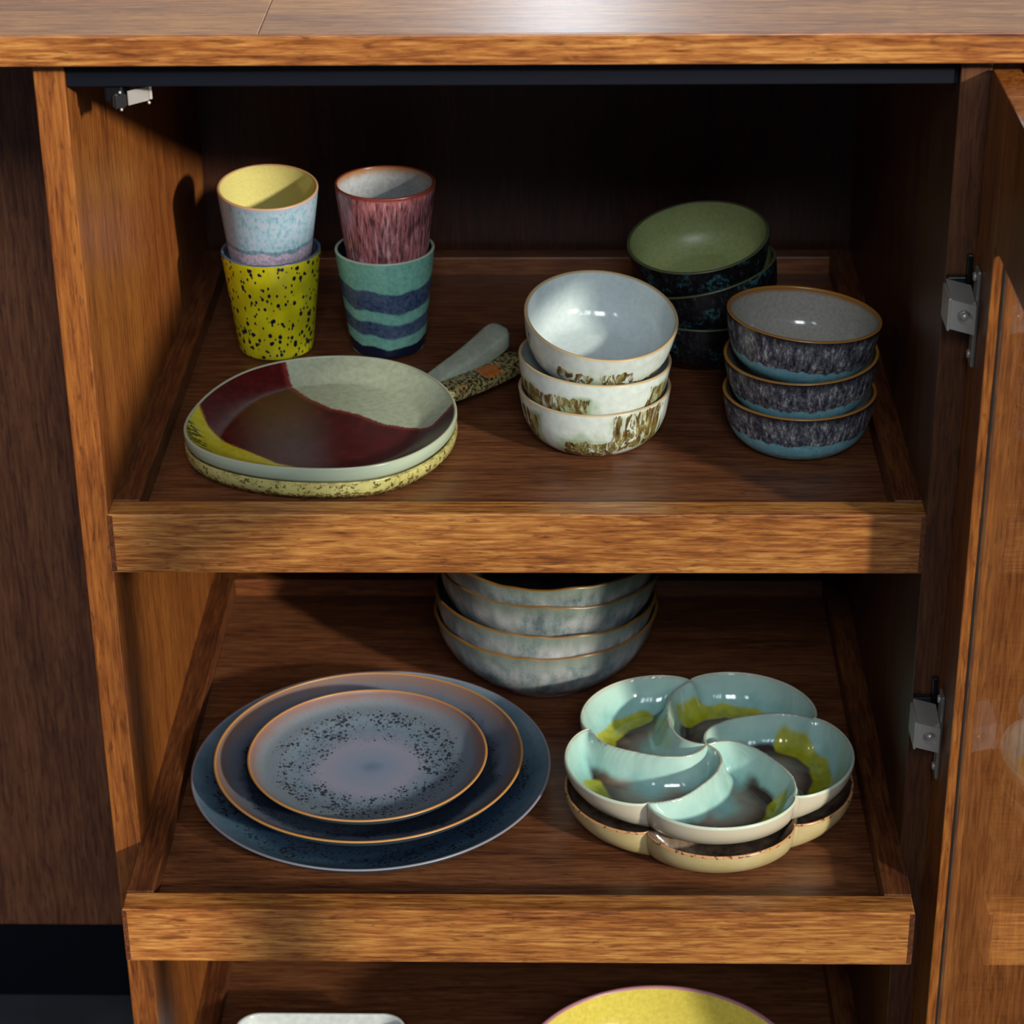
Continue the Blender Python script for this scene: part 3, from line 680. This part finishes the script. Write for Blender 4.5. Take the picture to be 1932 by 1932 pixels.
def petal_dish(label, loc, rotz, mats, depth=.0250, H=.0300, dip=0):
    t = thing('petal_dish', label, 'dish', (loc[0], loc[1], loc[2]-H), (0, 0, math.radians(rotz)), 'two stacked five-petal dishes')
    U, S, Rr = petal_grid(); A = np.radians(72*U+ridge(Rr)*(1-S**10)*1.0)
    A = np.radians(72*U + ridge(Rr)*np.where(Rr < .0905, 1, 0))
    X, Y = Rr*np.cos(A), Rr*np.sin(A); P = np.stack([X.ravel(), Y.ravel()], 1)
    rp_, op_ = ring_pts()
    dr = np.sqrt(((P[:, None]-rp_[None])**2).sum(2)).min(1); do = np.sqrt(((P[:, None]-op_[None])**2).sum(2)).min(1)
    def prof(d, w, p): q = np.clip(d/w, 0, 1); return 1-(1-q)**p
    zz = prof(np.maximum(dr-.0009, 0), .0165, 2.4)*prof(np.maximum(do-.0006, 0), .0215, 2.6)
    zz = H-depth*zz
    q2 = np.clip((Rr.ravel()-.055)/.032, 0, 1); zz = np.minimum(zz, H-dip*(1-q2*q2*(3-2*q2)))
    nu, nr = U.shape
    F = [(i*nr+j, (i+1)*nr+j, (i+1)*nr+j+1, i*nr+j+1) for i in range(nu-1) for j in range(nr-1)]
    sp_ = np.array([(r_*math.cos(math.radians(a_)), r_*math.sin(math.radians(a_))) for r_, a_ in ((.060, 84), (.070, 77), (.079, 67), (.0865, 54), (.089, 40), (.088, 25))][1:])
    se_ = np.array([(r_*math.cos(math.radians(a_)), r_*math.sin(math.radians(a_))) for r_, a_ in ((.012, 190), (.035, 108), (.060, 84), (.070, 77), (.079, 67), (.0865, 54), (.089, 40), (.088, 25), (.092, 5), (.10, -20), (.12, -50))])
    sd_ = polydist(P, se_)       # signed: inner side of the yellow stroke
    sa_ = polydist(P, sp_)
    at = {'u': U.ravel(), 'rr': Rr.ravel(), 'dr': dr, 'do': do, 'sd': -sd_, 'sa': np.abs(sa_)}
    first = None
    for k in range(5):
        c, s_ = math.cos(math.radians(72*k)), math.sin(math.radians(72*k))
        if first is None:
            first = mesh('compartment', np.c_[P, zz], F, mats[0], t, True, at)
        else:
            o = first.copy(); link(o, t); o.rotation_euler = (0, 0, math.radians(72*k))
    # outer wall: lobed at the rim, rounder towards the foot
    vs_ = []; fs = []; na = 360
    TR = [(0, H-.0012, 0, 1.0), (.0004, H-.0060, 0, .98), (.0020, H-.0120, 0, .89), (.0060, H-.0185, 0, .74), (.0125, .0062, 0, .56), (.0210, .0020, 0, .38), (.0290, .0, 0, .22), (.0340, .0, 0, .1)]
    for (ins, z, _, lb) in TR:
        for i in range(na):
            a = 360*i/na; uu = (a % 72)/72; b0 = .0905*1.018; rr_ = b0-ins*.62+lb*(float(Rout(uu))*1.018-b0)
            if lb < 1: rr_ += (1-lb)*.0045*(1-ins/.034)
            vs_.append((rr_*math.cos(math.radians(a)), rr_*math.sin(math.radians(a)), z))
    for q in range(len(TR)-1):
        for i in range(na): k = (i+1) % na; fs.append((q*na+k, q*na+i, (q+1)*na+i, (q+1)*na+k))
    fs.append(tuple((len(TR)-1)*na+i for i in range(na)))
    mesh('body', vs_, fs, mats[1], t, True)
    vs_ = []; fs = []; M_ = 7
    Pi = np.stack([X[:, -1], Y[:, -1]], 1)
    tot = []
    for k in range(5):
        c, s_ = math.cos(math.radians(72*k)), math.sin(math.radians(72*k))
        for i in range(nu-1):
            x, y = Pi[i]; tot.append((x*c-y*s_, x*s_+y*c))
    for i_, (x, y) in enumerate(tot):
        for q in range(M_):
            a = math.pi*q/(M_-1); wi = 1; e = 1+.009*wi*(1-math.cos(a)); vs_.append((x*e, y*e, H+.0009*math.sin(a)-.0012*q/(M_-1)*(q/(M_-1))))
    n = len(tot)
    for i in range(n):
        for q in range(M_-1): fs.append((i*M_+q, ((i+1) % n)*M_+q, ((i+1) % n)*M_+q+1, i*M_+q+1))
    o = mesh('rim', vs_, fs, mats[2], t, True); o.data.flip_normals()
    return t
m = Mat('aqua_petal_glaze')
u, rr, drr, doo = m.attr('u'), m.attr('rr'), m.attr('dr'), m.attr('do')
fi = m.noise(700, 3, .75); n1 = m.math('SUBTRACT', m.noise(45, 3, .55), .5)
c = m.ramp(m.noise(60, 3, .55), [(.3, '7fada9'), (.7, '9fc4bd')])
c = m.mix(m.math('MULTIPLY', m.ss(m.math('MINIMUM', drr, doo), .010, .0015), .55), c, 'b3c8bb')
# grey-brown pool on the floor of the well, darkest beside the yellow stroke
sd = m.attr('sd'); sdw = m.math('ADD', sd, m.math('MULTIPLY', n1, .008))
pool = m.math('MULTIPLY', m.math('MULTIPLY', m.ss(sdw, -.002, .003), m.ss(sdw, .036, .022)), m.math('MULTIPLY', m.ss(m.math('ADD', drr, m.math('MULTIPLY', n1, .006)), .0065, .0105), m.ss(rr, .028, .040)))
c = m.mix(pool, c, m.ramp(m.math('MULTIPLY', sdw, 25), [(.08, '3b3130'), (.25, '57493f'), (.45, '86796c'), (.75, '98a095')]))
# yellow stroke along the foot of the outer wall
ym = m.math('ADD', m.attr('sa'), m.math('MULTIPLY', n1, .0035))
c = m.mix(m.math('MULTIPLY', m.ss(ym, .0088, .0058), .94), c, m.ramp(m.noise(120, 3, .6), [(.3, '8f9420'), (.7, 'b3ad2a')]))
c = m.mix(m.math('MULTIPLY', m.ss(m.math('MINIMUM', drr, doo), .0016, .0004), .6), c, 'b8a58c')
AQUA = m.done(c, .08)
CREAM = Mat('cream_outside').done('c2b7a2', .2)
PALERIM = Mat('pale_mint_rim').done('bfc7b4', .2)
m = Mat('brown_petal_interior'); BRIN = m.done(m.ramp(m.noise(90, 3, .6), [(.3, '43342a'), (.7, '7a6654')]), .15)
m = Mat('straw_outside'); SAND = m.done(m.ramp(m.noise(40, 3, .6), [(.3, 'b29f6c'), (.7, 'c2ae84')]), .25)
m = Mat('orange_ticked_rim'); ORIM = m.done(m.mix(m.ss(m.noise(260, 3, .7), .55, .62), 'b8875a', '5f3a2a'), .3)
petal_dish('straw coloured five-petal dish with brown inside and ticked rim, underneath', (.1410, .0745, -.2588), 23.4, (BRIN, SAND, ORIM), dip=.0135)
petal_dish('aqua five-petal dish with yellow and brown strokes, on top', (.1407, .0777, -.2359), 23.4, (AQUA, CREAM, PALERIM))

# ------------------------------------------------------------------ lowest tray
YH, YR = .0750, .1150
y_out = [(.048, 0), (.056, .001), (.062, .004), (.086, .022), (.105, .046), (YR, YH-.0012)]
y_in = [(.044, .006), (.060, .009), (.083, .026), (.102, .049), (YR-.0040, YH-.001)]
m = Mat('mustard_glaze'); c = m.ramp(m.noise(300, 3, .7), [(.3, 'b8a544'), (.7, 'cdbb58')]); c = m.mix(m.ss(m.vor(330), .07, .04), c, '6a5526')
MUST = m.done(c, .14)
PKRIM = Mat('dusty_pink_rim').done('a8737a', .3)
ware('serving_bowl', 'wide mustard yellow bowl with pink rim, on the lowest tray', 'bowl', (.1090, .0010, -.4950), (0, 0), None, y_out, y_in, YR, YH, (PKRIM, MUST, PKRIM), .0026, None, 144)
def rounded(hx, hy, r, n=10):
    p = []
    for cx_, cy_, a0 in ((hx-r, hy-r, 0), (-hx+r, hy-r, 90), (-hx+r, -hy+r, 180), (hx-r, -hy+r, 270)):
        for i in range(n+1): a = math.radians(a0+90*i/n); p.append((cx_+r*math.cos(a), cy_+r*math.sin(a)))
    return p
def oven_dish():
    hx, hy, H = .0712, .052, .034
    t = thing('rectangular_dish', 'white rounded rectangular dish, on the lowest tray', 'dish', (-.1700, .0810, -.574))
    m = Mat('grey_white_glaze'); mt = m.done(m.ramp(m.noise(200, 3, .6), [(.3, 'b2b5b4'), (.7, 'c4c7c5')]), .15)
    def shell(name, rows):
        vs_, fs = [], []
        for ins, z in rows:
            for (x, y) in rounded(hx-ins, hy-ins, max(.02-ins*.6, .004)): vs_.append((x, y, z))
        n = len(vs_)//len(rows)
        for j in range(len(rows)-1):
            for i in range(n): k = (i+1) % n; fs.append((j*n+i, j*n+k, (j+1)*n+k, (j+1)*n+i))
        return vs_, fs, n
    v, f, n = shell('body', [(.016, 0), (.010, .002), (.005, .010), (.001, .024), (0, H-.001)]); f.append(tuple(reversed(range(n)))); mesh('body', v, f, mt, t, True)
    v, f, n = shell('interior', [(.0032, H-.001), (.0042, .024), (.008, .012), (.014, .0055), (.022, .004)]); f.append(tuple(4*n+i for i in range(n))); mesh('interior', v, f, mt, t, True)
    v, f, n = shell('rim', [(0, H-.001), (.0004, H), (.0016, H+.0004), (.0028, H), (.0032, H-.001)]); mesh('rim', v, f, mt, t, True)
oven_dish()
